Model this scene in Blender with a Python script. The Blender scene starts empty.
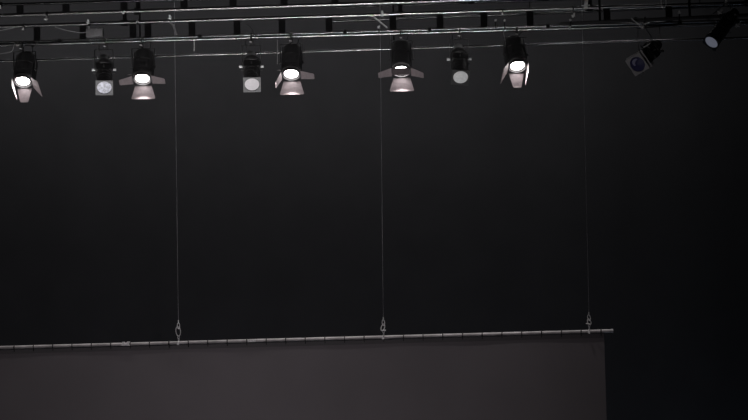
import bpy, bmesh, math, random
from mathutils import Vector, Matrix
random.seed(7)
S = bpy.context.scene
C = S.collection
R = math.radians

# ------------------------------------------------------------------ camera
FPX = 2000.0
CAM = Vector((2.2, 0.0, 3.3))
yaw, pitch, roll = math.atan(0.11), R(3.4), R(1.3)
fwd = Vector((-math.sin(yaw) * math.cos(pitch), math.cos(yaw) * math.cos(pitch), math.sin(pitch)))
R0 = fwd.cross(Vector((0, 0, 1))).normalized()
U0 = R0.cross(fwd).normalized()
RT = R0 * math.cos(roll) - U0 * math.sin(roll)
UP = R0 * math.sin(roll) + U0 * math.cos(roll)
cd = bpy.data.cameras.new('camera')
cd.sensor_width = 36
cd.lens = FPX / 748 * 36
cd.clip_end = 200
cam = bpy.data.objects.new('camera', cd)
C.objects.link(cam)
m = Matrix((RT, UP, -fwd)).transposed().to_4x4()
m.translation = CAM
cam.matrix_world = m
S.camera = cam


def P(px, py, Y):
    """measured point: where the sight line through a pixel meets the stage plane y = Y"""
    d = fwd + RT * ((px - 374) / FPX) - UP * ((py - 210) / FPX)
    return CAM + d * ((Y - CAM.y) / d.y)


# ------------------------------------------------------------------ materials
def mat(name, col, rough=.5, metal=0., emit=None, estr=0., noise=0., nscale=30., bump=0., bscale=200., spec=.5, coat=0.):
    mt = bpy.data.materials.new(name)
    mt.use_nodes = True
    nt = mt.node_tree
    b = nt.nodes['Principled BSDF']
    b.inputs['Base Color'].default_value = (*col, 1)
    b.inputs['Roughness'].default_value = rough
    b.inputs['Metallic'].default_value = metal
    b.inputs['Specular IOR Level'].default_value = spec
    b.inputs['Coat Weight'].default_value = coat
    tc = nt.nodes.new('ShaderNodeTexCoord')
    if noise:
        n = nt.nodes.new('ShaderNodeTexNoise')
        n.inputs['Scale'].default_value = nscale
        n.inputs['Detail'].default_value = 4
        nt.links.new(tc.outputs['Object'], n.inputs['Vector'])
        cr = nt.nodes.new('ShaderNodeValToRGB')
        cr.color_ramp.elements[0].position = .3
        cr.color_ramp.elements[1].position = .7
        cr.color_ramp.elements[0].color = (*[c * (1 - noise) for c in col], 1)
        cr.color_ramp.elements[1].color = (*[min(1, c * (1 + noise)) for c in col], 1)
        nt.links.new(n.outputs['Fac'], cr.inputs['Fac'])
        nt.links.new(cr.outputs['Color'], b.inputs['Base Color'])
    if bump:
        n2 = nt.nodes.new('ShaderNodeTexNoise')
        n2.inputs['Scale'].default_value = bscale
        nt.links.new(tc.outputs['Object'], n2.inputs['Vector'])
        bp = nt.nodes.new('ShaderNodeBump')
        bp.inputs['Strength'].default_value = bump
        bp.inputs['Distance'].default_value = .002
        nt.links.new(n2.outputs['Fac'], bp.inputs['Height'])
        nt.links.new(bp.outputs['Normal'], b.inputs['Normal'])
    if emit:
        b.inputs['Emission Color'].default_value = (*emit, 1)
        b.inputs['Emission Strength'].default_value = estr
    return mt


M = {}
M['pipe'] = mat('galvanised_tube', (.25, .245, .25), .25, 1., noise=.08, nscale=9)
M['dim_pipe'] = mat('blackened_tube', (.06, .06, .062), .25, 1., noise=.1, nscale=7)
M['rung'] = mat('black_truss_paint', (.004, .004, .0045), .8, noise=.3, nscale=40, spec=.1)
M['housing'] = mat('black_lamp_enamel', (.022, .022, .023), .55, noise=.2, nscale=60, bump=.15)
M['leaf'] = mat('barn_door_sheet', (.2, .17, .177), .6, noise=.12, nscale=35)
M['ring'] = mat('barn_door_ring', (.05, .048, .05), .5, noise=.2, nscale=50)
M['lens_arc'] = mat('lens_surround', (.5, .48, .48), .35, .6)
M['knob'] = mat('bright_knob', (.9, .9, .92), .4, .3, noise=.1)
M['steel'] = mat('zinc_steel', (.95, .95, .95), .3, 0., noise=.3, nscale=80)
M['dull_steel'] = mat('dull_steel', (.6, .6, .61), .35, .1, noise=.3, nscale=80)
M['cable'] = mat('black_rubber_cable', (.02, .02, .021), .5, noise=.2)
M['grey_cable'] = mat('grey_flex', (.16, .16, .165), .5, noise=.2)
M['box'] = mat('grey_box', (.13, .13, .135), .5, noise=.25, nscale=15)
M['frame'] = mat('gel_frame', (.13, .13, .135), .45, .3, noise=.2, nscale=60)
M['dark_bar'] = mat('dark_bar_paint', (.045, .045, .047), .7, spec=.2)
M['dark_frame'] = mat('black_frame', (.012, .012, .013), .6)
M['dim_frame'] = mat('dim_frame', (.05, .05, .052), .5, .2)
M['pale_frame'] = mat('pale_frame', (.42, .41, .425), .5)
M['batten'] = mat('batten_aluminium', (.6, .58, .58), .5, .2, noise=.3, nscale=6)
M['tie'] = mat('black_tie', (.008, .008, .008), .8, noise=.2)
M['screen'] = mat('screen_cloth', (.19, .177, .186), .85, noise=.05, nscale=1.5, spec=.1)
M['hem'] = mat('screen_hem', (.135, .13, .134), .85, noise=.05, nscale=3, spec=.1)
M['velour'] = mat('black_velour', (.034, .034, .036), .95, noise=.06, nscale=2.2, spec=.05)
M['wall'] = mat('black_wall_paint', (.03, .03, .032), .9, noise=.1, nscale=2)
M['floor'] = mat('stage_floor', (.05, .047, .045), .6, noise=.2, nscale=3)
M['wire'] = mat('wire_rope', (.3, .3, .32), .5, .3, noise=.4, nscale=150)


def lens_mat(name, emit, estr, col=(.3, .3, .31), mottle=0., rings=0):
    mt = mat(name, col, .4, 0., emit, estr)
    nt = mt.node_tree
    b = nt.nodes['Principled BSDF']
    tc = nt.nodes.new('ShaderNodeTexCoord')
    if mottle:
        n = nt.nodes.new('ShaderNodeTexVoronoi')
        n.inputs['Scale'].default_value = 45
        nt.links.new(tc.outputs['Object'], n.inputs['Vector'])
        mr = nt.nodes.new('ShaderNodeMapRange')
        mr.inputs['To Min'].default_value = estr * (1 - mottle)
        mr.inputs['To Max'].default_value = estr * (1 + mottle)
        nt.links.new(n.outputs['Distance'], mr.inputs['Value'])
        nt.links.new(mr.outputs['Result'], b.inputs['Emission Strength'])
    return mt


M['fresnel_lens'] = lens_mat('lit_fresnel_glass', (1, .96, .95), 20)
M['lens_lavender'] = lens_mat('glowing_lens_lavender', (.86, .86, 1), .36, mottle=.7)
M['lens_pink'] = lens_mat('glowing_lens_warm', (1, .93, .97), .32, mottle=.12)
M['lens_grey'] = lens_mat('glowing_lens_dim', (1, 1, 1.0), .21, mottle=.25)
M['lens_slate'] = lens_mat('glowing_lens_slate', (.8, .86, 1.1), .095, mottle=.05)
M['lens_blue'] = lens_mat('unlit_lens_blue', (.3, .3, .9), .006, col=(.012, .012, .035))  # slight blue emission added to the glass, though this lamp is off
M['lens_reflection'] = mat('painted_lens_reflection', (.45, .45, .62), .5, .2)  # lavender tone of a reflection, painted onto the blue lens


# ------------------------------------------------------------------ mesh helpers
class MB:
    def __init__(s, X=None):
        s.bm = bmesh.new()
        s.X = X or Matrix.Identity(4)

    def v(s, p):
        return s.bm.verts.new(s.X @ Vector(p))

    def face(s, vs):
        try:
            s.bm.faces.new(vs)
        except ValueError:
            pass

    def box(s, c, sz, bev=0., rot=None):
        T = Matrix.Translation(Vector(c))
        if rot:
            T = T @ rot.to_4x4()
        r = bmesh.ops.create_cube(s.bm, size=1, matrix=s.X @ T @ Matrix.Diagonal((*sz, 1)))
        if bev:
            es = list({e for v in r['verts'] for e in v.link_edges})
            bmesh.ops.bevel(s.bm, geom=es, offset=bev, segments=2, affect='EDGES', profile=.7)
        return s

    def tube(s, pts, r, seg=12, closed=False):
        pts = [Vector(p) for p in pts]
        n = len(pts)
        rings = []
        prev = None
        for i, p in enumerate(pts):
            if closed:
                t = (pts[(i + 1) % n] - pts[i - 1]).normalized()
            else:
                t = (pts[min(i + 1, n - 1)] - pts[max(i - 1, 0)]).normalized()
            if prev is None:
                a = Vector((0, 0, 1)) if abs(t.z) < .9 else Vector((1, 0, 0))
                u = t.cross(a).normalized()
            else:
                u = (prev - t * prev.dot(t)).normalized()
            prev = u
            w = t.cross(u)
            rr = r[i] if isinstance(r, (list, tuple)) else r
            rings.append([s.v(p + u * rr * math.cos(k * 2 * math.pi / seg) + w * rr * math.sin(k * 2 * math.pi / seg)) for k in range(seg)])
        for i in range(n if closed else n - 1):
            a, b = rings[i], rings[(i + 1) % n]
            for k in range(seg):
                s.face((a[k], a[(k + 1) % seg], b[(k + 1) % seg], b[k]))
        if not closed:
            s.face(rings[0][::-1])
            s.face(rings[-1])
        return s

    def lathe(s, prof, seg=32, capa=True, capb=True):
        """prof: (radius, height along local z)"""
        rings = [[s.v((r * math.cos(k * 2 * math.pi / seg), r * math.sin(k * 2 * math.pi / seg), z)) for k in range(seg)] for r, z in prof]
        for a, b in zip(rings, rings[1:]):
            for k in range(seg):
                s.face((a[k], a[(k + 1) % seg], b[(k + 1) % seg], b[k]))
        if capa: s.face(rings[0][::-1])
        if capb: s.face(rings[-1])
        return s

    def ring(s, ri, ro, z0, z1, seg=40, square=0.):
        """a flat collar; square > 0 gives a square outer edge of that half-size"""
        def out(k):
            a = k * 2 * math.pi / seg + math.pi / seg * 0
            c, q = math.cos(a), math.sin(a)
            if square:
                f = square / max(abs(c), abs(q))
                return (c * f, q * f)
            return (c * ro, q * ro)
        L = []
        for k in range(seg):
            a = k * 2 * math.pi / seg
            i = (math.cos(a) * ri, math.sin(a) * ri)
            o = out(k)
            L.append([s.v((*i, z0)), s.v((*o, z0)), s.v((*o, z1)), s.v((*i, z1))])
        for k in range(seg):
            a, b = L[k], L[(k + 1) % seg]
            for j in range(4):
                s.face((a[j], a[(j + 1) % 4], b[(j + 1) % 4], b[j]))
        return s

    def slab(s, quad, n, th):
        """a bent-free sheet: polygon points plus thickness along n"""
        n = Vector(n).normalized() * th
        a = [s.v(p) for p in quad]
        b = [s.v(Vector(p) + n) for p in quad]
        s.face(a[::-1])
        s.face(b)
        k = len(quad)
        for i in range(k):
            s.face((a[i], a[(i + 1) % k], b[(i + 1) % k], b[i]))
        return s

    def build(s, name, material, parent=None, smooth=True, loc=None):
        bmesh.ops.recalc_face_normals(s.bm, faces=s.bm.faces)
        me = bpy.data.meshes.new(name)
        base = Vector(loc) if loc is not None else None
        if base is not None:
            bmesh.ops.translate(s.bm, verts=s.bm.verts, vec=-base)
        s.bm.to_mesh(me)
        s.bm.free()
        me.materials.append(material)
        if smooth:
            for p in me.polygons:
                p.use_smooth = True
            me.set_sharp_from_angle(angle=R(38))
        o = bpy.data.objects.new(name, me)
        C.objects.link(o)
        if base is not None:
            o.location = base
        if parent:
            o.parent = parent
        return o


def tag(o, label, cat, group=None):
    o['label'] = label
    o['category'] = cat
    if group:
        o['group'] = group
    return o


def thing(name, label, cat, loc, group=None):
    o = bpy.data.objects.new(name, None)
    o.empty_display_size = .1
    C.objects.link(o)
    o.location = loc
    return tag(o, label, cat, group)


def struct(o):
    o['kind'] = 'structure'
    return o


def circle_pts(c, r, a, b, n=20, a0=0, a1=2 * math.pi):
    c, a, b = Vector(c), Vector(a), Vector(b)
    return [c + a * r * math.cos(a0 + (a1 - a0) * i / n) + b * r * math.sin(a0 + (a1 - a0) * i / n) for i in range(n)]


# ------------------------------------------------------------------ the room
YB = 23.6
CEIL = 7.6
def slabbox(name, c, sz, mt):
    b = MB()
    b.box(c, sz)
    return struct(b.build(name, mt, smooth=False))
slabbox('floor', (0, 10, -.1), (22, 32, .2), M['floor'])
slabbox('ceiling', (0, 10, CEIL + .1), (22, 32, .2), M['wall'])
slabbox('wall_back', (0, YB + .5, CEIL / 2), (22, .2, CEIL), M['wall'])
slabbox('wall_left', (-11, 10, CEIL / 2), (.2, 32, CEIL), M['wall'])
slabbox('wall_right', (11, 10, CEIL / 2), (.2, 32, CEIL), M['wall'])
slabbox('wall_front', (0, -5.9, CEIL / 2), (22, .2, CEIL), M['wall'])

# black velour backdrop, hung nearly flat, with faint soft fullness
b = MB()
nx, nz = 360, 6
g = []
for i in range(nx + 1):
    x = -9.5 + 19 * i / nx
    col = []
    for j in range(nz + 1):
        z = .03 + (CEIL - .12) * j / nz
        y = YB + .012 * math.sin(x * 5.1 + .6 * math.sin(x * 1.3)) * (1.1 - .5 * j / nz)
        col.append((b.v((x, y, z)), b.v((x, y + .006, z))))
    g.append(col)
for i in range(nx):
    for j in range(nz):
        b.face((g[i][j][0], g[i + 1][j][0], g[i + 1][j + 1][0], g[i][j + 1][0]))
        b.face((g[i][j][1], g[i][j + 1][1], g[i + 1][j + 1][1], g[i + 1][j][1]))
for i in range(nx):
    for j in (0, nz):
        b.face((g[i][j][0], g[i][j][1], g[i + 1][j][1], g[i + 1][j][0]))
tag(b.build('stage_curtain', M['velour']), 'plain black velour backdrop curtain covering the whole back of the stage', 'curtain')

# ------------------------------------------------------------------ truss and bars
Y0 = 20.0


def line(pa, pb, Y, x0, x1):
    """points of a straight bar through two measured pixels, run from pixel column x0 to x1"""
    s = (pb[1] - pa[1]) / (pb[0] - pa[0])
    f = lambda x: pa[1] + s * (x - pa[0])
    return P(x0, f(x0), Y), P(x1, f(x1), Y), (lambda x: P(x, f(x), Y))


def bar_between(mb, a, b2, r, seg=16, n=2):
    a, b2 = Vector(a), Vector(b2)
    mb.tube([a.lerp(b2, i / (n - 1)) for i in range(n)], r, seg)


def hang(root, ln, xs):
    for x in xs:
        p = ln[2](x)
        mb = MB()
        mb.tube([p + Vector((0, .01, 0)), Vector((p.x, p.y + .01, CEIL))], .006, 8)
        part(mb, 'hanger', M['rung'], root)


X0, X1 = -60, 830
# front ladder truss (rows B above, A off the top)
YF = 19.5
bA = line((60, 2.9), (150, .4), YF, X0, X1)
bB = line((72, 13.1), (342, 4.2), YF, X0, X1)
t = thing('ladder_truss', 'uppermost dark ladder truss, its lower tube crossing near the top edge of the photo', 'truss', bB[2](374))
def lp(o, root):  # parts are built in world space: shift under the root
    o.parent = root
    o.location = Vector(o.location) - root.location
    return o
def part(mb, name, material, root, smooth=True):
    o = mb.build(name, material, None, smooth)
    me = o.data
    me.transform(Matrix.Translation(-Vector(abs_loc(root))))
    o.parent = root
    return o
def abs_loc(o):
    v = Vector(o.location)
    while o.parent:
        o = o.parent
        v += Vector(o.location)
    return v
def chord(root, ln, r, material, name='chord'):
    mb = MB(); bar_between(mb, ln[0], ln[1], r, 20)
    return part(mb, name, material, root)
def rung(root, top, bot, w, d=.02):
    mb = MB()
    c = (top + bot) / 2
    mb.box(c, (w, d, abs(top.z - bot.z)), .003)
    return part(mb, 'rung', M['rung'], root)
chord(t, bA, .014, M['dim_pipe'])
chord(t, bB, .019, M['pipe'])
for x in (20, 66, 124, 184, 233, 284, 335, 388, 440, 492, 545, 598):
    rung(t, bA[2](x), bB[2](x), .07)
for x, w in ((137, .035), (471, .035), (703, .035), (-40, .035)):
    mb = MB()
    p = bB[2](x)
    mb.tube([p + Vector((0, .03, -.02)), Vector((p.x, p.y + .03, CEIL))], w * .5, 14)
    mb.box(p + Vector((0, .018, 0)), (.06, .05, .07), .006)
    part(mb, 'hanger', M['rung'], t)

# rear faint bar seen just under the upper truss
bB2 = line((345, 6.8), (430, 3.9), 20.9, 336, X1)
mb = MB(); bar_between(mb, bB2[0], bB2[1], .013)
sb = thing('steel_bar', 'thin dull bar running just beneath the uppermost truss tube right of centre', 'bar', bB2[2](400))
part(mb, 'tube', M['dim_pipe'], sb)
hang(sb, bB2, (388, 545, 702))

# main ladder truss (rows C and D1)
bC = line((36, 25.4), (412, 13.5), Y0, X0, X1)
bD = line((100, 39.7), (412, 30.3), Y0, X0, X1)
t2 = thing('ladder_truss', 'long ladder truss with black rungs, directly above the bar of spotlights', 'truss', bD[2](374))
chord(t2, bC, .018, M['pipe'])
chord(t2, bD, .013, M['pipe'])
for x in (37, 83, 133, 148, 192, 237, 282, 329, 393, 440, 484, 530, 607, 669):
    rung(t2, bC[2](x), bD[2](x), .068)
for x in (124, 400, 590, 748):
    mb = MB()
    p = bC[2](x)
    mb.tube([p + Vector((0, .035, -.02)), Vector((p.x, p.y + .035, CEIL))], .02, 14)
    mb.box(p + Vector((0, .018, 0)), (.07, .05, .06), .006)
    part(mb, 'hanger', M['rung'], t2)

# lighting bar D2, just under the truss
YL = 19.97
bL = line((130, 41.3), (412, 33), YL, X0, X1)
t3 = thing('lighting_bar', 'long steel lighting bar that carries the row of spotlights', 'bar', bL[2](374))
chord(t3, bL, .0165, M['pipe'], 'tube')
for x in (60, 200, 345, 430, 548, 680):
    a_, c_ = bL[2](x), bD[2](x)
    mb = MB(); mb.box((a_ + c_) / 2 + Vector((0, 0, 0)), (.035, .045, .065), .006)
    part(mb, 'bracket', M['rung'], t3)

# second faint rear bar C2
bC2 = line((345, 20.8), (412, 18.2), 21.0, 332, X1)
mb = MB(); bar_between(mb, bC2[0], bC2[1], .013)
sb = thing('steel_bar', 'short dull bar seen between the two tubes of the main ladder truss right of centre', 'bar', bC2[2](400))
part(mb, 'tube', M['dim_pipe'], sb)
hang(sb, bC2, (393, 530, 700))

# rear bar E behind the lamps
bE = line((34, 60.2), (412, 48.3), 20.75, X0, X1)
t4 = thing('rear_bar', 'lowest long steel bar, passing behind the bodies of the spotlights', 'bar', bE[2](374))
chord(t4, bE, .0125, M['pipe'], 'tube')
for x in (-30, 140, 394, 770):
    p = bE[2](x)
    mb = MB()
    mb.tube([p + Vector((0, .02, 0)), Vector((p.x, p.y + .02, CEIL))], .009, 10)
    part(mb, 'hanger', M['rung'], t4)

# ------------------------------------------------------------------ luminaires
def head_matrix(pos, p, yw):
    p, yw = R(p), R(yw)
    w = Vector((math.sin(yw) * math.cos(p), -math.cos(yw) * math.cos(p), -math.sin(p)))
    u = Vector((math.cos(yw), math.sin(yw), 0))
    v = w.cross(u).normalized()
    X = Matrix((u, v, w)).transposed().to_4x4()
    X.translation = pos
    return X, u, v, w


def clamp_and_yoke(root, pivot, u, half, barp, arm_r=.0045, handle=False):
    """hook clamp on the bar, flat yoke round the head, bright side knobs"""
    top = Vector((barp.x, barp.y, barp.z))
    under = barp.z - .075
    mb = MB()   # hook clamp
    mb.tube(circle_pts(top, .026, (0, 1, 0), (0, 0, 1), 18, R(-80), R(230)), .008, 8)
    mb.box(top + Vector((0, .0, -.045)), (.034, .04, .045), .005)
    cl = part(mb, 'hook_clamp', M['housing'], root)
    mb = MB()
    mb.tube([top + Vector((0, -.02, -.05)), top + Vector((0, -.06, -.05))], .005, 8)
    mb.box(top + Vector((0, -.062, -.05)), (.022, .006, .008), .002)
    o = part(mb, 'clamp_bolt', M['dull_steel'], cl)
    o.location = (0, 0, 0)
    o.data.transform(Matrix.Translation(Vector((0, 0, 0))))
    mb = MB()   # yoke
    zt = under
    pl = pivot - u * half
    pr = pivot + u * half
    tl = Vector((pl.x, pl.y * .5 + top.y * .5, zt))
    tr = Vector((pr.x, pr.y * .5 + top.y * .5, zt))
    for a, c in ((pl, tl), (tl, tr), (tr, pr)):
        d = (c - a)
        L = d.length
        z = d.normalized()
        y = Vector((0, 1, 0)); y = (y - z * y.dot(z)).normalized()
        x = y.cross(z)
        Rm = Matrix((x, y, z)).transposed()
        mb.box((a + c) / 2, (.005, .034, L + .005), .001, rot=Rm)
    part(mb, 'yoke', M['housing'], root)
    return cl


FG = 'lit spotlights with open barn doors'


def fresnel(label, lx, ly, barx, p=58, yw=0, rot=0, leaves=(62, 25, 64, 64), topoff=0):
    """leaves: opening angles of the top, bottom, left and right leaf"""
    Yl = YL - .17 * math.cos(R(p))
    L = P(lx, ly, Yl)
    X, u, v, w = head_matrix(L, p, yw)
    barp = bL[2](barx)
    root = thing('fresnel_spotlight', label, 'spotlight', barp, FG)
    mb = MB(X)  # can: rounded body with a vented cap
    mb.lathe([(.092, -.03), (.104, -.036), (.104, -.07), (.098, -.075), (.098, -.20), (.104, -.205), (.104, -.29), (.098, -.32), (.08, -.345), (.03, -.352)], 36, capa=True)
    mb.box((0, -.03, -.19), (.2, .17, .27), .02)
    for k in range(7):
        mb.box((0, .098, -.09 - k * .018), (.11, .012, .006), .001)
    can = part(mb, 'housing', M['housing'], root)
    mb = MB(X)
    mb.ring(.07, .094, -.034, -.006, 40)
    part(mb, 'lens_ring', M['lens_arc'], root)
    mb = MB(X)
    prof = []
    for i in range(9):   # stepped lens
        r = .0695 - i * .0082
        prof.append((r, -.020 + .0015 * i))
        prof.append((r - .001, -.016 + .0015 * i))
    prof.append((.001, -.002))
    mb.lathe(prof, 40, capa=True, capb=True)
    part(mb, 'lens', M['fresnel_lens'], root)
    # barn door assembly
    mb = MB(X)
    mb.ring(.084, .096, -.006, .012, 40)
    for sx, sy in ((1, 0), (-1, 0), (0, 1), (0, -1)):
        mb.tube([(sx * .097 - sy * .06, sy * .097 - sx * .06, .012), (sx * .097 + sy * .06, sy * .097 + sx * .06, .012)], .004, 8)
    bd = part(mb, 'barn_door', M['ring'], root)
    dirs = [(0, 1), (0, -1), (-1, 0), (1, 0)]
    for k, (du, dv) in enumerate(dirs):
        big = (k < 2) != bool(rot)
        hw, tw, ln = (.082, .122, .14) if big else (.066, .043, .14)
        if rot and not big:
            ln = .148; hw, tw = .078, .044
        th = R(leaves[k])
        o = Vector((du, dv, 0))
        side = Vector((-dv, du, 0))
        base = o * .096 + Vector((0, 0, .014))
        if k == 0 and topoff:
            base = o * .096 + Vector((0, 0, .014 + topoff))
            hw, tw, ln = .078, .092, .09
            mb = MB(X)
            for sg in (-1, 1):
                mb.tube([o * .096 + side * sg * .06 + Vector((0, 0, .008)), base + side * sg * .06], .004, 8)
            mb.tube([base - side * .07, base + side * .07], .004, 8)
            part(mb, 'hinge_bracket', M['ring'], root)
        d = Vector((du * math.sin(th), dv * math.sin(th), math.cos(th)))
        n = Vector((du * math.cos(th), dv * math.cos(th), -math.sin(th)))
        mb = MB(X)
        q = [base - side * hw, base + side * hw, base + side * (hw + (tw - hw) * .12) + d * ln * .06,
             base + side * tw + d * ln * .93, base + side * (tw - .008) + d * ln, base - side * (tw - .008) + d * ln,
             base - side * tw + d * ln * .93, base - side * (hw + (tw - hw) * .12) + d * ln * .06]
        mb.slab(q, n, .0016)
        lf = mb.build('leaf', M['leaf'], None, smooth=False)
        lf.data.transform(Matrix.Translation(-Vector(barp)))
        lf.parent = bd
    pivot = L - w * .15
    clamp_and_yoke(root, pivot, u, .116, barp)
    for s in (-1, 1):
        q = pivot + u * s * .106
        mb = MB()
        mb.tube([q, q + u * s * .022], .013, 12)
        part(mb, 'knob', M['housing'], root)
    # power tail from the back of the can up to the bar
    a = L - w * .29
    mb = MB()
    pts = [a, a + Vector((.02, .05, .03)), a + Vector((.05, .07, .1)), barp + Vector((.09, .03, .0)), barp + Vector((.12, 0, -.028)), barp + Vector((.17, -.02, .02))]
    mb.tube(smooth_pts(pts), .0045, 8)
    part(mb, 'power_cable', M['cable'], root)
    # the beam itself
    ld = bpy.data.lights.new('beam', 'SPOT')
    ld.energy = 36
    ld.spot_size = R(98 if rot else 110)
    ld.spot_blend = .2
    ld.shadow_soft_size = .008
    ld.color = (1, .93, .92)
    lo = bpy.data.objects.new('beam', ld)
    C.objects.link(lo)
    X2 = X.copy()
    lo.parent = root
    lo.matrix_local = Matrix.Translation(-Vector(barp)) @ Matrix.Translation(w * .02) @ X2 @ Matrix.Rotation(math.pi, 4, 'X')
    return root


def smooth_pts(pts, n=8):
    pts = [Vector(p) for p in pts]
    out = []
    for i in range(len(pts) - 1):
        p0, p1, p2, p3 = pts[max(i - 1, 0)], pts[i], pts[i + 1], pts[min(i + 2, len(pts) - 1)]
        for k in range(n):
            t_ = k / n
            out.append(.5 * ((2 * p1) + (p2 - p0) * t_ + (2 * p0 - 5 * p1 + 4 * p2 - p3) * t_ * t_ + (3 * p1 - p0 - 3 * p2 + p3) * t_ ** 3))
    out.append(pts[-1])
    return out


fresnel('lit spotlight at the far left end of the row with a bright thin left leaf', 22.8, 81.5, 22, p=57, yw=2, rot=1, leaves=(46, 22, -12.5, 44))
fresnel('lit spotlight with both side leaves spread like wings, hanging beside the lavender lens', 142.3, 78.8, 142, yw=5, leaves=(47, 22, 77, 79))
fresnel('lit spotlight with its left leaf folded down and right leaf spread wide', 291.2, 74.2, 291, yw=4, leaves=(47, 22, 24, 80))
fresnel('lit spotlight whose top leaf folds down across its glowing lens', 401.3, 70.8, 401, yw=3, leaves=(4, 22, 74, 66), topoff=.031)
fresnel('lit spotlight at the right end of the row with a bright thin right leaf', 517.5, 66.2, 517, p=57, yw=13, rot=1, leaves=(46, 20, 33, -8))

PG = 'slim profile spotlights on the lighting bar'


def profile(label, lx, ly, barx, lens, p=40, yw=0, rollz=0, group=PG, Yb=None, barline=None, half=.082, s=1., frame_depth=.02, knobs=True, cut=.0725, fm='frame'):
    bar = barline or bL
    Yb = Yb or YL
    Yl = Yb - .30 * math.cos(R(p)) * s
    L = P(lx, ly, Yl)
    X, u, v, w = head_matrix(L, p, yw)
    X = X @ Matrix.Rotation(R(rollz), 4, 'Z') @ Matrix.Diagonal((s, s, s, 1))
    barp = bar[2](barx)
    root = thing('profile_spotlight', label, 'spotlight', barp, group)
    mb = MB(X)  # lens barrel
    mb.lathe([(.074, 0), (.084, -.002), (.086, -.03), (.08, -.035), (.08, -.2), (.085, -.205), (.085, -.23)], 32, capa=True)
    for k in range(3):
        mb.ring(.079, .0835, -.06 - k * .05, -.052 - k * .05, 32)
    part(mb, 'lens_tube', M['housing'], root)
    mb = MB(X)  # shutter section + lamp cap
    mb.box((0, 0, -.285), (.16, .15, .11), .015)
    mb.lathe([(.07, -.34), (.085, -.35), (.085, -.42), (.07, -.46), (.055, -.50), (.05, -.55), (.03, -.57)], 28)
    for k in range(4):
        mb.ring(.084, .09, -.365 - k * .014, -.36 - k * .014, 28)
    part(mb, 'lamp_housing', M['housing'], root)
    for a in (0, 90, 180, 270):
        c, q = math.cos(R(a)), math.sin(R(a))
        mb = MB(X)
        mb.box((c * .093, q * .093, -.26), (.034 if abs(c) > .5 else .012, .034 if abs(q) > .5 else .012, .003), .0008)
        part(mb, 'shutter_handle', M['housing'], root)
    mb = MB(X)
    mb.ring(.0755, 0, .004, .012, 48, square=.088)
    for sx in (-1, 1):
        for sy in (-1, 1):
            mb.box((sx * .079, sy * .079, .013), (.008, .008, .004), .001)
    gf = part(mb, 'gel_frame', M[fm], root)
    if frame_depth > .03:
        mb = MB(X)
        mb.ring(.08, 0, -frame_depth, -frame_depth + .008, 48, square=.094)
        part(mb, 'frame_holder', M[fm], root)
        mb = MB(X)
        for q in ((-.03, -.094), (.01, -.096)):
            mb.box((q[0], q[1], 0), (.01, .02, .012), .002)
        part(mb, 'catch', M['frame'], root)
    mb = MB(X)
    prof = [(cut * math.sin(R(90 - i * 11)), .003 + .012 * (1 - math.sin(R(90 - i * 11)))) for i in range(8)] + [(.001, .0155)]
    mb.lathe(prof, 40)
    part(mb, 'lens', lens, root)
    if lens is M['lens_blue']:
        mb = MB(X)   # lavender arc modelled on the glass in place of a reflection
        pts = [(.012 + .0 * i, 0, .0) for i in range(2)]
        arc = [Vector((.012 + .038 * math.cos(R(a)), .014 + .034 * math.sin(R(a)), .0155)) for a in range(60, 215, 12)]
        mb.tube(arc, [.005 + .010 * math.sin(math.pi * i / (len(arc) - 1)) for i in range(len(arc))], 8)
        part(mb, 'lens_arc', M['lens_reflection'], root)
    pivot = L - w * .33 * s
    clamp_and_yoke(root, pivot, u, half + .012, barp)
    for sd in (-1, 1):
        q = pivot + u * sd * (half + .008)
        mb = MB()
        mb.tube([q, q + u * sd * .02, q + u * sd * .022], .0125, 12)
        mb.tube([q + u * sd * .02, q + u * sd * .034], .0135, 8)
        part(mb, 'knob', M['knob'] if knobs else M['housing'], root)
    a = L - w * .55 * s
    mb = MB()
    mb.tube(smooth_pts([a, a + Vector((-.03, .05, .02)), a + Vector((-.06, .05, .1)), barp + Vector((-.08, .03, .03)), barp + Vector((-.12, -.02, -.03)), barp + Vector((-.17, -.02, .01))]), .0045, 8)
    part(mb, 'power_cable', M['cable'], root)
    return root


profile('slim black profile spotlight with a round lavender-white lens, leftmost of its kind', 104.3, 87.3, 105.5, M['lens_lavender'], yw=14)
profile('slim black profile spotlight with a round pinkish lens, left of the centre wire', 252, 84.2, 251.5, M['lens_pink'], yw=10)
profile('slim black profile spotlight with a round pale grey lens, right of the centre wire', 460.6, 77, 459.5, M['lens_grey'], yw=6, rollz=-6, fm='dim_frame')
# the two at the right, hung further forward on their own dark bar
YR = 19.2
bR = line((600, 22), (748, 15), YR, 560, X1)
t5 = thing('short_lighting_bar', 'dark bar in the upper right corner holding the two spotlights turned leftward', 'bar', bR[2](680))
chord(t5, bR, .017, M['dark_bar'], 'tube')
for x in (600, 690, 790):
    p = bR[2](x)
    mb = MB(); mb.tube([p + Vector((0, .02, 0)), Vector((p.x, p.y + .02, CEIL))], .012, 10)
    part(mb, 'hanger', M['rung'], t5)
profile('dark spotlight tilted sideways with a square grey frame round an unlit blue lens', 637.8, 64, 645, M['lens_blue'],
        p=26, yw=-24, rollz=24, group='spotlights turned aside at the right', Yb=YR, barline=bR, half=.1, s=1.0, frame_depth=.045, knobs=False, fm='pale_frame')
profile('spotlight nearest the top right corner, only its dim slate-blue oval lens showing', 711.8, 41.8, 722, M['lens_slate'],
        p=42, yw=-44, rollz=35, group='spotlights turned aside at the right', Yb=YR, barline=bR, half=.1, s=.86, knobs=False, cut=.079, fm='dark_frame')

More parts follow.
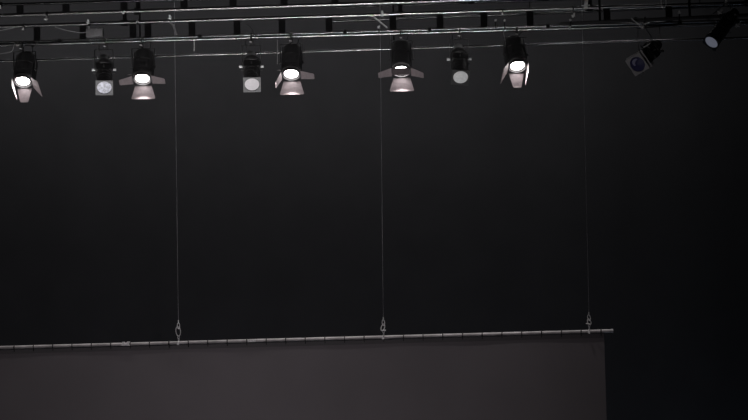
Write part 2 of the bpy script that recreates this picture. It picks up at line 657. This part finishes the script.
# ------------------------------------------------------------------ screen, batten, wires
YS = 20.3
bS = line((0, 347.6), (590, 331.4), YS, -140, 612)
tb = thing('screen_batten', 'long pale metal batten pipe along the top of the grey screen', 'batten', bS[2](300))
chord(tb, bS, .0165, M['batten'], 'tube')
mb = MB()
pe = bS[1]
mb.tube([pe - Vector((.012, 0, 0)), pe + Vector((.012, 0, 0))], .019, 16)
part(mb, 'end_cap', M['dull_steel'], tb)
for x in (126,):
    p = bS[2](x)
    mb = MB()
    mb.box(p + Vector((-.025, -.008, .014)), (.025, .03, .022), .004)
    mb.box(p + Vector((.03, -.008, .012)), (.03, .03, .03), .004)
    mb.box(p + Vector((0, -.012, -.006)), (.09, .024, .024), .004)
    part(mb, 'splice_clamp', M['steel'], tb)
for x in (252,):
    p = bS[2](x)
    mb = MB()
    mb.box(p + Vector((0, -.012, 0)), (.08, .02, .03), .004)
    part(mb, 'joint_sleeve', M['steel'], tb)

# screen: cloth with a hem and black ties
la, lb = bS[2](-130), bS[2](604)
sr = thing('projection_screen', 'wide dark grey screen hung under the pale batten at the bottom of the photo', 'screen', (la + lb) / 2 + Vector((0, 0, -2.6)))
mb = MB()
nx, nz = 120, 10
gf, gb = [], []
for i in range(nx + 1):
    f = i / nx
    top = la.lerp(lb, f) + Vector((0, 0, -.026))
    rf, rb = [], []
    for j in range(nz + 1):
        h = j / nz
        z = top.z + (.75 - top.z) * h
        y = YS + .004 * math.sin(f * 40 + h * 2) * (.3 + h)
        rf.append(mb.v((top.x, y, z)))
        rb.append(mb.v((top.x, y + .004, z)))
    gf.append(rf); gb.append(rb)
for i in range(nx):
    for j in range(nz):
        mb.face((gf[i][j], gf[i + 1][j], gf[i + 1][j + 1], gf[i][j + 1]))
        mb.face((gb[i][j], gb[i][j + 1], gb[i + 1][j + 1], gb[i + 1][j]))
    mb.face((gf[i][0], gb[i][0], gb[i + 1][0], gf[i + 1][0]))
    mb.face((gf[i][nz], gf[i + 1][nz], gb[i + 1][nz], gb[i][nz]))
for i in (0, nx):
    for j in range(nz):
        mb.face((gf[i][j], gf[i][j + 1], gb[i][j + 1], gb[i][j]))
part(mb, 'cloth', M['screen'], sr)
mb = MB()
d = (lb - la)
ang = math.atan2(d.z, d.x)
Rt = Matrix.Rotation(-ang, 3, 'Y')
mb.box((la + lb) / 2 + Vector((0, -.003, -.047)), (d.length, .004, .042), 0, rot=Rt)
part(mb, 'hem', M['hem'], sr, smooth=False)
mb = MB()
mb.tube([Vector((la.x, YS, .76)), Vector((lb.x, YS, .76))], .02, 14)
part(mb, 'bottom_rail', M['batten'], sr)
for x in [14.5 + 19.25 * i + .01 * i * i for i in range(31)]:
    p = bS[2](x)
    mb = MB()
    mb.tube(circle_pts(p, .0205, (0, 1, 0), (0, 0, 1), 16), .0053, 6, closed=True)
    mb.box(p + Vector((0, -.008, -.032)), (.008, .006, .03), .001)
    part(mb, 'tie', M['tie'], sr)
for x in (-24, -4.6):
    p = bS[2](x)
    mb = MB()
    mb.tube(circle_pts(p, .0205, (0, 1, 0), (0, 0, 1), 16), .0053, 6, closed=True)
    part(mb, 'tie', M['tie'], sr)


def wire(label, top, bot, kind):
    a = P(top[0], top[1], YS)
    q = P(bot[0], bot[1], YS)
    bp = bS[2](bot[0])
    bp = Vector((bp.x, YS, bp.z))
    root = thing('suspension_wire', label, 'wire', bp, 'wires holding up the screen batten')
    d = (a - q).normalized()
    topz = q + d * ((CEIL - q.z) / d.z)
    mb = MB()
    mb.tube([q, q.lerp(topz, .5), topz], .0016, 8)
    part(mb, 'wire_rope', M['wire'], root)
    # crimp + thimble loop
    mb = MB()
    mb.tube([q + Vector((0, 0, -.005)), q + Vector((0, 0, .03))], .0055, 10)
    part(mb, 'crimp', M['dull_steel'], root)
    ex, ez, ey = Vector((1, 0, 0)), Vector((0, 0, 1)), Vector((0, 1, 0))
    def loop(c, rx, rz, r, name, m_, tilt=0., depth=False):
        cx = ex * math.cos(tilt) + ez * math.sin(tilt)
        cz = -ex * math.sin(tilt) + ez * math.cos(tilt)
        if depth:
            cx = (ex * .45 + ey * .9)
        pts = [Vector(c) + cx * rx * math.cos(k * math.pi / 12) + cz * rz * math.sin(k * math.pi / 12) for k in range(24)]
        mb = MB(); mb.tube(pts, r, 8, closed=True)
        return part(mb, name, m_, root)
    h = q.z - bp.z          # drop from the wire end to the batten centre
    loop(q + Vector((0, 0, -.028)), .013, .03, .0036, 'thimble', M['steel'], .08 * kind)
    z = q.z - .055
    if kind == 0:     # carabiner: oval with gate
        loop(Vector((q.x - .004, q.y, q.z - .085)), .024, .05, .0042, 'carabiner', M['dull_steel'], .1)
        mb = MB(); mb.box((q.x + .004, q.y - .004, q.z - .055), (.012, .014, .018), .003)
        part(mb, 'swivel', M['steel'], root)
        z = q.z - .135
    elif kind == 1:
        loop(Vector((q.x - .006, q.y, q.z - .075)), .017, .036, .0044, 'shackle', M['steel'], -.35)
        mb = MB(); mb.tube([(q.x - .012, q.y - .006, q.z - .105), (q.x + .025, q.y - .006, q.z - .105)], .007, 10)
        part(mb, 'shackle_pin', M['steel'], root)
        z = q.z - .105
    else:
        loop(Vector((q.x, q.y, q.z - .07)), .016, .03, .004, 'shackle', M['steel'], .3)
        mb = MB(); mb.tube([(q.x - .035, q.y - .006, q.z - .085), (q.x + .012, q.y - .006, q.z - .094)], .0055, 10)
        part(mb, 'shackle_pin', M['steel'], root)
        z = q.z - .09
    n = max(1, int(round((z - bp.z - .02) / .026)))
    step = (z - bp.z - .015) / n
    for i in range(n):
        loop(Vector((q.x, q.y, z - step * (i + .5))), .0085, step * .62, .003, 'chain_link', M['dull_steel'], depth=bool(i % 2))
    mb = MB()
    mb.tube(circle_pts(bp, .0205, (0, 1, 0), (0, 0, 1), 16), .005, 8, closed=True)
    mb.box(bp + Vector((0, -.026, -.012)), (.022, .014, .022), .003)
    part(mb, 'pipe_ring', M['steel'], root)
    return root


wire('left suspension wire ending in an oval carabiner and chain on the batten', (175.3, 80), (178.4, 323), 0)
wire('middle suspension wire with a tilted shackle above the batten', (380.8, 85), (383.3, 320), 1)
wire('right suspension wire meeting the batten close to its free end', (583.6, 80), (589.0, 315), 2)

# ------------------------------------------------------------------ small rigging up on the truss
def small(name, label, cat, mb, material, group=None):
    bb = [v.co.copy() for v in mb.bm.verts]
    c = sum(bb, Vector()) / len(bb)
    return tag(mb.build(name, material, loc=c), label, cat, group)


CG = 'small clamps and fittings on the truss'
def clampfit(label, px, py, Y, sz, material=None, tilt=0, ear=True):
    """little half-coupler: a strap round the tube with a bolt and wing nut"""
    bars = [(bA, YF), (bB, YF), (bC, Y0), (bD, Y0)] if px < 560 else [(bB, YF), (bC, Y0), (bD, Y0), (bR, YR)]
    best = min(bars, key=lambda q: abs((P(px, py, q[1]) - q[0][2](px)).z))
    bp = best[0][2](px)
    c = P(px, py, best[1] - .035)
    root = thing('pipe_clamp', label, 'clamp', c, CG)
    if abs(bp.z - c.z) > .02:
        mb = MB()
        mb.tube([c + Vector((0, .008, 0)), Vector((c.x, bp.y - .02, bp.z))], .006, 8)
        part(mb, 'drop_link', M['rung'], root)
    mb = MB()
    mb.tube(circle_pts(Vector((c.x, bp.y, bp.z)), .021, (0, 1, 0), (0, 0, 1), 16), .007, 6, closed=True)
    part(mb, 'collar', M['rung'], root)
    h = sz * 1.2
    Rm = Matrix.Rotation(R(tilt), 3, 'Y')
    mb = MB()
    mb.box(c, (h * .35, .022, h), .003, rot=Rm)
    part(mb, 'bolt_plate', material or M['steel'], root)
    mb = MB()
    mb.tube([c + Rm @ Vector((-h * .4, -.012, -h * .25)), c + Rm @ Vector((h * .4, -.012, -h * .1))], .006, 8)
    part(mb, 'wing_nut', M['dull_steel'], root)
    return root


clampfit('bright upright clamp standing on the truss tube above the grey box', 88.2, 21.6, Y0 - .03, .038)
clampfit('clamp sitting on the uppermost truss tube left of the second lit spotlight', 123.8, 12.4, YF - .03, .03, tilt=35)
clampfit('tiny clamp on the truss tube over the second lit spotlight', 137.4, 21.5, Y0 - .03, .022, M['dull_steel'])
clampfit('bright clamp with spread ears at the head of the hanging grey strap', 170, 17.2, Y0 - .03, .04, tilt=-12)
clampfit('clamp on the truss tube above the middle suspension wire', 382.2, 13.5, Y0 - .03, .045, M['dull_steel'])
clampfit('small bright clamp hanging from the truss left of the spotlight with folded top leaf', 23.5, 29, Y0 - .03, .022, M['dull_steel'])['label'] = 'tiny clamp under the truss tube above the far left spotlight'
clampfit('tiny pointed clamp below the foot of the slanting brace', 378.8, 27, Y0 - .03, .026, M['dull_steel'], tilt=20)
clampfit('bright dot-like clamp on the truss just left of the last lit spotlight', 502.3, 13.6, Y0 - .03, .018)
clampfit('left of two small clamps under the bright dot-like clamp', 495.6, 20.3, Y0 - .03, .02, M['dull_steel'], tilt=30)
clampfit('right of two small clamps under the bright dot-like clamp', 504.6, 20.3, Y0 - .03, .02, M['dull_steel'])
clampfit('tallest bright clamp at the top edge above the right suspension wire', 586, 4, YF - .05, .085, tilt=8)
clampfit('slanting clamp below and left of the tallest bright clamp', 573.5, 15.2, YR, .04, M['dull_steel'], tilt=25)
clampfit('flat lying clamp between two others left of the tallest bright clamp', 570.6, 20.2, YR, .02, M['dull_steel'], tilt=80)
clampfit('lowest small round clamp in the group left of the tallest bright clamp', 569.8, 28, YR, .026, M['steel'])
clampfit('lone bright clamp between the two spotlights turned aside', 679.2, 12.4, YR - .05, .026)
clampfit('bright upright clamp at the top edge above the slate-blue lens', 726.3, 3, YR - .05, .055)
clampfit('slanting clamp just above the slate-blue lens', 720.3, 11.8, YR - .05, .05, M['dull_steel'], tilt=45)
clampfit('small dull clamp right of the bright upright one in the corner', 735, 14.6, YR - .05, .018, M['dull_steel'])
clampfit('slanting clamp nearest the right edge of the photo', 738.3, 24.6, YR - .05, .055, M['dull_steel'], tilt=52)
clampfit('bright clamp cut by the left edge of the photo', .3, 7, YF - .03, .028)
clampfit('small clamp on the lighting bar over the slim spotlight with pinkish lens', 251, 41.5, YL - .05, .02, M['dull_steel'])
clampfit('little clamp hanging between the truss tubes near the far left spotlight', 46.4, 18.5, Y0 - .03, .04, M['grey_cable'], tilt=8)

# diagonal braces / straps
def rod(name, label, cat, pts, Y, r, material, group=None):
    mb = MB(); mb.tube([P(x, y, Y) for x, y in pts] if len(pts) < 3 else smooth_pts([P(x, y, Y) for x, y in pts]), r, 10)
    return small(name, label, cat, mb, material, group)


b_ = thing('brace', 'slanting metal brace between the truss tubes beside the middle wire', 'brace', P(371.5, 15.5, Y0 - .04))
mb = MB(); mb.tube([P(372.5, 15.8, Y0 - .04), P(387, 27.6, Y0 - .04)], .0065, 10); part(mb, 'rod', M['dull_steel'], b_)
mb = MB(); mb.box(P(371.5, 15.8, Y0 - .04), (.032, .02, .018), .004); part(mb, 'bracket', M['steel'], b_)
rod('strap', 'dull grey strap hanging at a slant from the truss right of the second lit spotlight', 'strap', [(170, 22), (173.5, 26), (176.5, 35)], Y0 - .04, .010, M['grey_cable'])
rod('cable', 'cable hanging in a hook shape beside the last lit spotlight', 'cable', [(506.5, 28), (503.6, 31), (504.2, 37), (505.2, 42), (505, 46)], YL - .03, .0058, M['grey_cable'])
rod('cable', 'thin cable sagging from the truss toward the grey box', 'cable', [(55, 27), (66, 30.3), (74, 31.8), (80, 32.6), (88, 32.2)], Y0 - .04, .004, M['grey_cable'])
rod('cable', 'thin cable slanting down to the left edge of the photo', 'cable', [(-6, 31.5), (0, 30.4), (8, 29), (15, 27.3), (19, 26)], Y0 - .04, .005, M['grey_cable'])
rod('cable', 'short cable hanging from the lighting bar left of the pinkish lens', 'cable', [(194, 39.5), (194.3, 46), (194, 51)], YL - .03, .0035, M['dull_steel'])
rod('cable', 'short upright cable end beside the left leaf of the third lit spotlight', 'cable', [(277.6, 40), (277.4, 52), (277.5, 59), (277.3, 64)], YL - .02, .0035, M['grey_cable'])
rod('cable', 'cable rising in an arc between truss and lighting bar over the pinkish lens', 'cable', [(246, 24), (250, 26.5), (254, 32), (256, 38)], Y0 - .04, .006, M['cable'])
rod('cable', 'curved lead above the far left spotlight', 'cable', [(-6, 56), (2, 53.5), (8, 52.4), (12, 51), (14, 46), (15, 43)], YL - .04, .0038, M['grey_cable'])
rod('cable', 'thin cable hanging just left of the housing over the folded top leaf', 'cable', [(390.5, 31), (390.4, 40), (390.8, 50)], YL + .05, .0025, M['grey_cable'])
hk = thing('hook_arm', 'bent arm with a round end above the tilted blue-lensed spotlight', 'arm', P(642, 27, YR - .06))
mb = MB(); mb.tube([P(631.5, 18.5, YR - .06), P(641, 26.6, YR - .06)], .0055, 10); part(mb, 'rod', M['dull_steel'], hk)
mb = MB(); mb.tube([P(643, 24.2, YR - .06), P(649.5, 22.6, YR - .06)], .0055, 10); part(mb, 'side_rod', M['dull_steel'], hk)
mb = MB(Matrix.Translation(P(642.5, 27, YR - .06))); mb.lathe([(.006, -.019), (.014, -.014), (.019, -.004), (.019, .004), (.014, .014), (.006, .019)], 16); part(mb, 'ball', M['dull_steel'], hk)
rod('cable_loop', 'narrow loop of cable at the top edge right of the bent arm', 'cable', [(661.5, -7), (661.5, -3), (661.2, 2), (662, 7), (664, 8.6), (665.6, 6), (666, 1), (665, -7)], YF - .02, .0045, M['dull_steel'])
rod('cable', 'short slack lead above the slate-blue lens', 'cable', [(705, 10), (709, 9), (714, 8)], YR - .05, .003, M['grey_cable'])

# grey distribution box on the truss
c = P(95, 33, Y0 - .05)
bx = thing('junction_box', 'dull grey box tucked between the truss tubes at the upper left', 'box', c + Vector((0, 0, -.04)))
mb = MB(); mb.box(c, (.175, .07, .085), .006); part(mb, 'body', M['box'], bx)
mb = MB(); mb.box(c + Vector((0, -.037, .0)), (.16, .005, .07), .002); part(mb, 'lid', M['box'], bx)
mb = MB(); mb.tube([c + Vector((.02, -.04, .03)), c + Vector((.02, -.05, .03))], .008, 12); mb.tube([c + Vector((-.06, -.02, .04)), c + Vector((-.06, -.02, .07))], .012, 12)
part(mb, 'cable_gland', M['grey_cable'], bx)

# ------------------------------------------------------------------ light
def lamp(name, kind, loc, target, energy, color=(1, 1, 1), **kw):
    ld = bpy.data.lights.new(name, kind)
    ld.energy = energy
    ld.color = color
    for k, v_ in kw.items():
        setattr(ld, k, v_)
    o = bpy.data.objects.new(name, ld)
    C.objects.link(o)
    o.location = loc
    dd = Vector(target) - Vector(loc)
    o.rotation_euler = dd.to_track_quat('-Z', 'Y').to_euler()
    return o


# added strip standing in for light bounced off the floor, up at the tubes
lamp('floor_bounce_fill', 'AREA', (-3.6, 17.5, .25), (-3.6, 19.9, 6.0), 12, (1, .98, .97), shape='RECTANGLE', size=7.6, size_y=.18, spread=R(34))
# added soft fill from near the camera onto the screen
lamp('front_fill', 'AREA', (2.6, 4, 3.9), (-1.7, 20.3, 2.4), 16, (1, .92, .965), shape='DISK', size=.5, spread=R(36))
# added unseen strip in front of the stage, tipped up to brighten the truss
lamp('truss_fill', 'AREA', (-1.75, 8.5, 1.2), (-1.4, 20, 6.75), 23, (1, .96, .965), shape='RECTANGLE', size=5.2, size_y=.2, spread=R(29))
# added fill from above, behind the truss, to brighten the curtain
lamp('curtain_fill', 'AREA', (-1.6, 22.0, 7.5), (-1.4, 23.6, 4.1), 60, (1, .985, .985), shape='RECTANGLE', size=9.5, size_y=.15)
# added cool fill for the curtain, hidden on the floor behind the screen
lamp('cool_fill', 'AREA', (0, 21.8, .2), (0, 23.6, 4.0), 20, (.6, .75, 1), shape='RECTANGLE', size=12, size_y=.2)

w = bpy.data.worlds.new('world')
S.world = w
w.use_nodes = True
w.node_tree.nodes['Background'].inputs[0].default_value = (.5, .55, .7, 1)
w.node_tree.nodes['Background'].inputs[1].default_value = .0

S.view_settings.view_transform = 'Standard'
S.view_settings.look = 'None'
S.view_settings.gamma = 1
S.view_settings.exposure = 0
S.view_settings.use_curve_mapping = False
S.cycles.use_denoising = True
S.cycles.max_bounces = 6
S.cycles.sample_clamp_indirect = 3
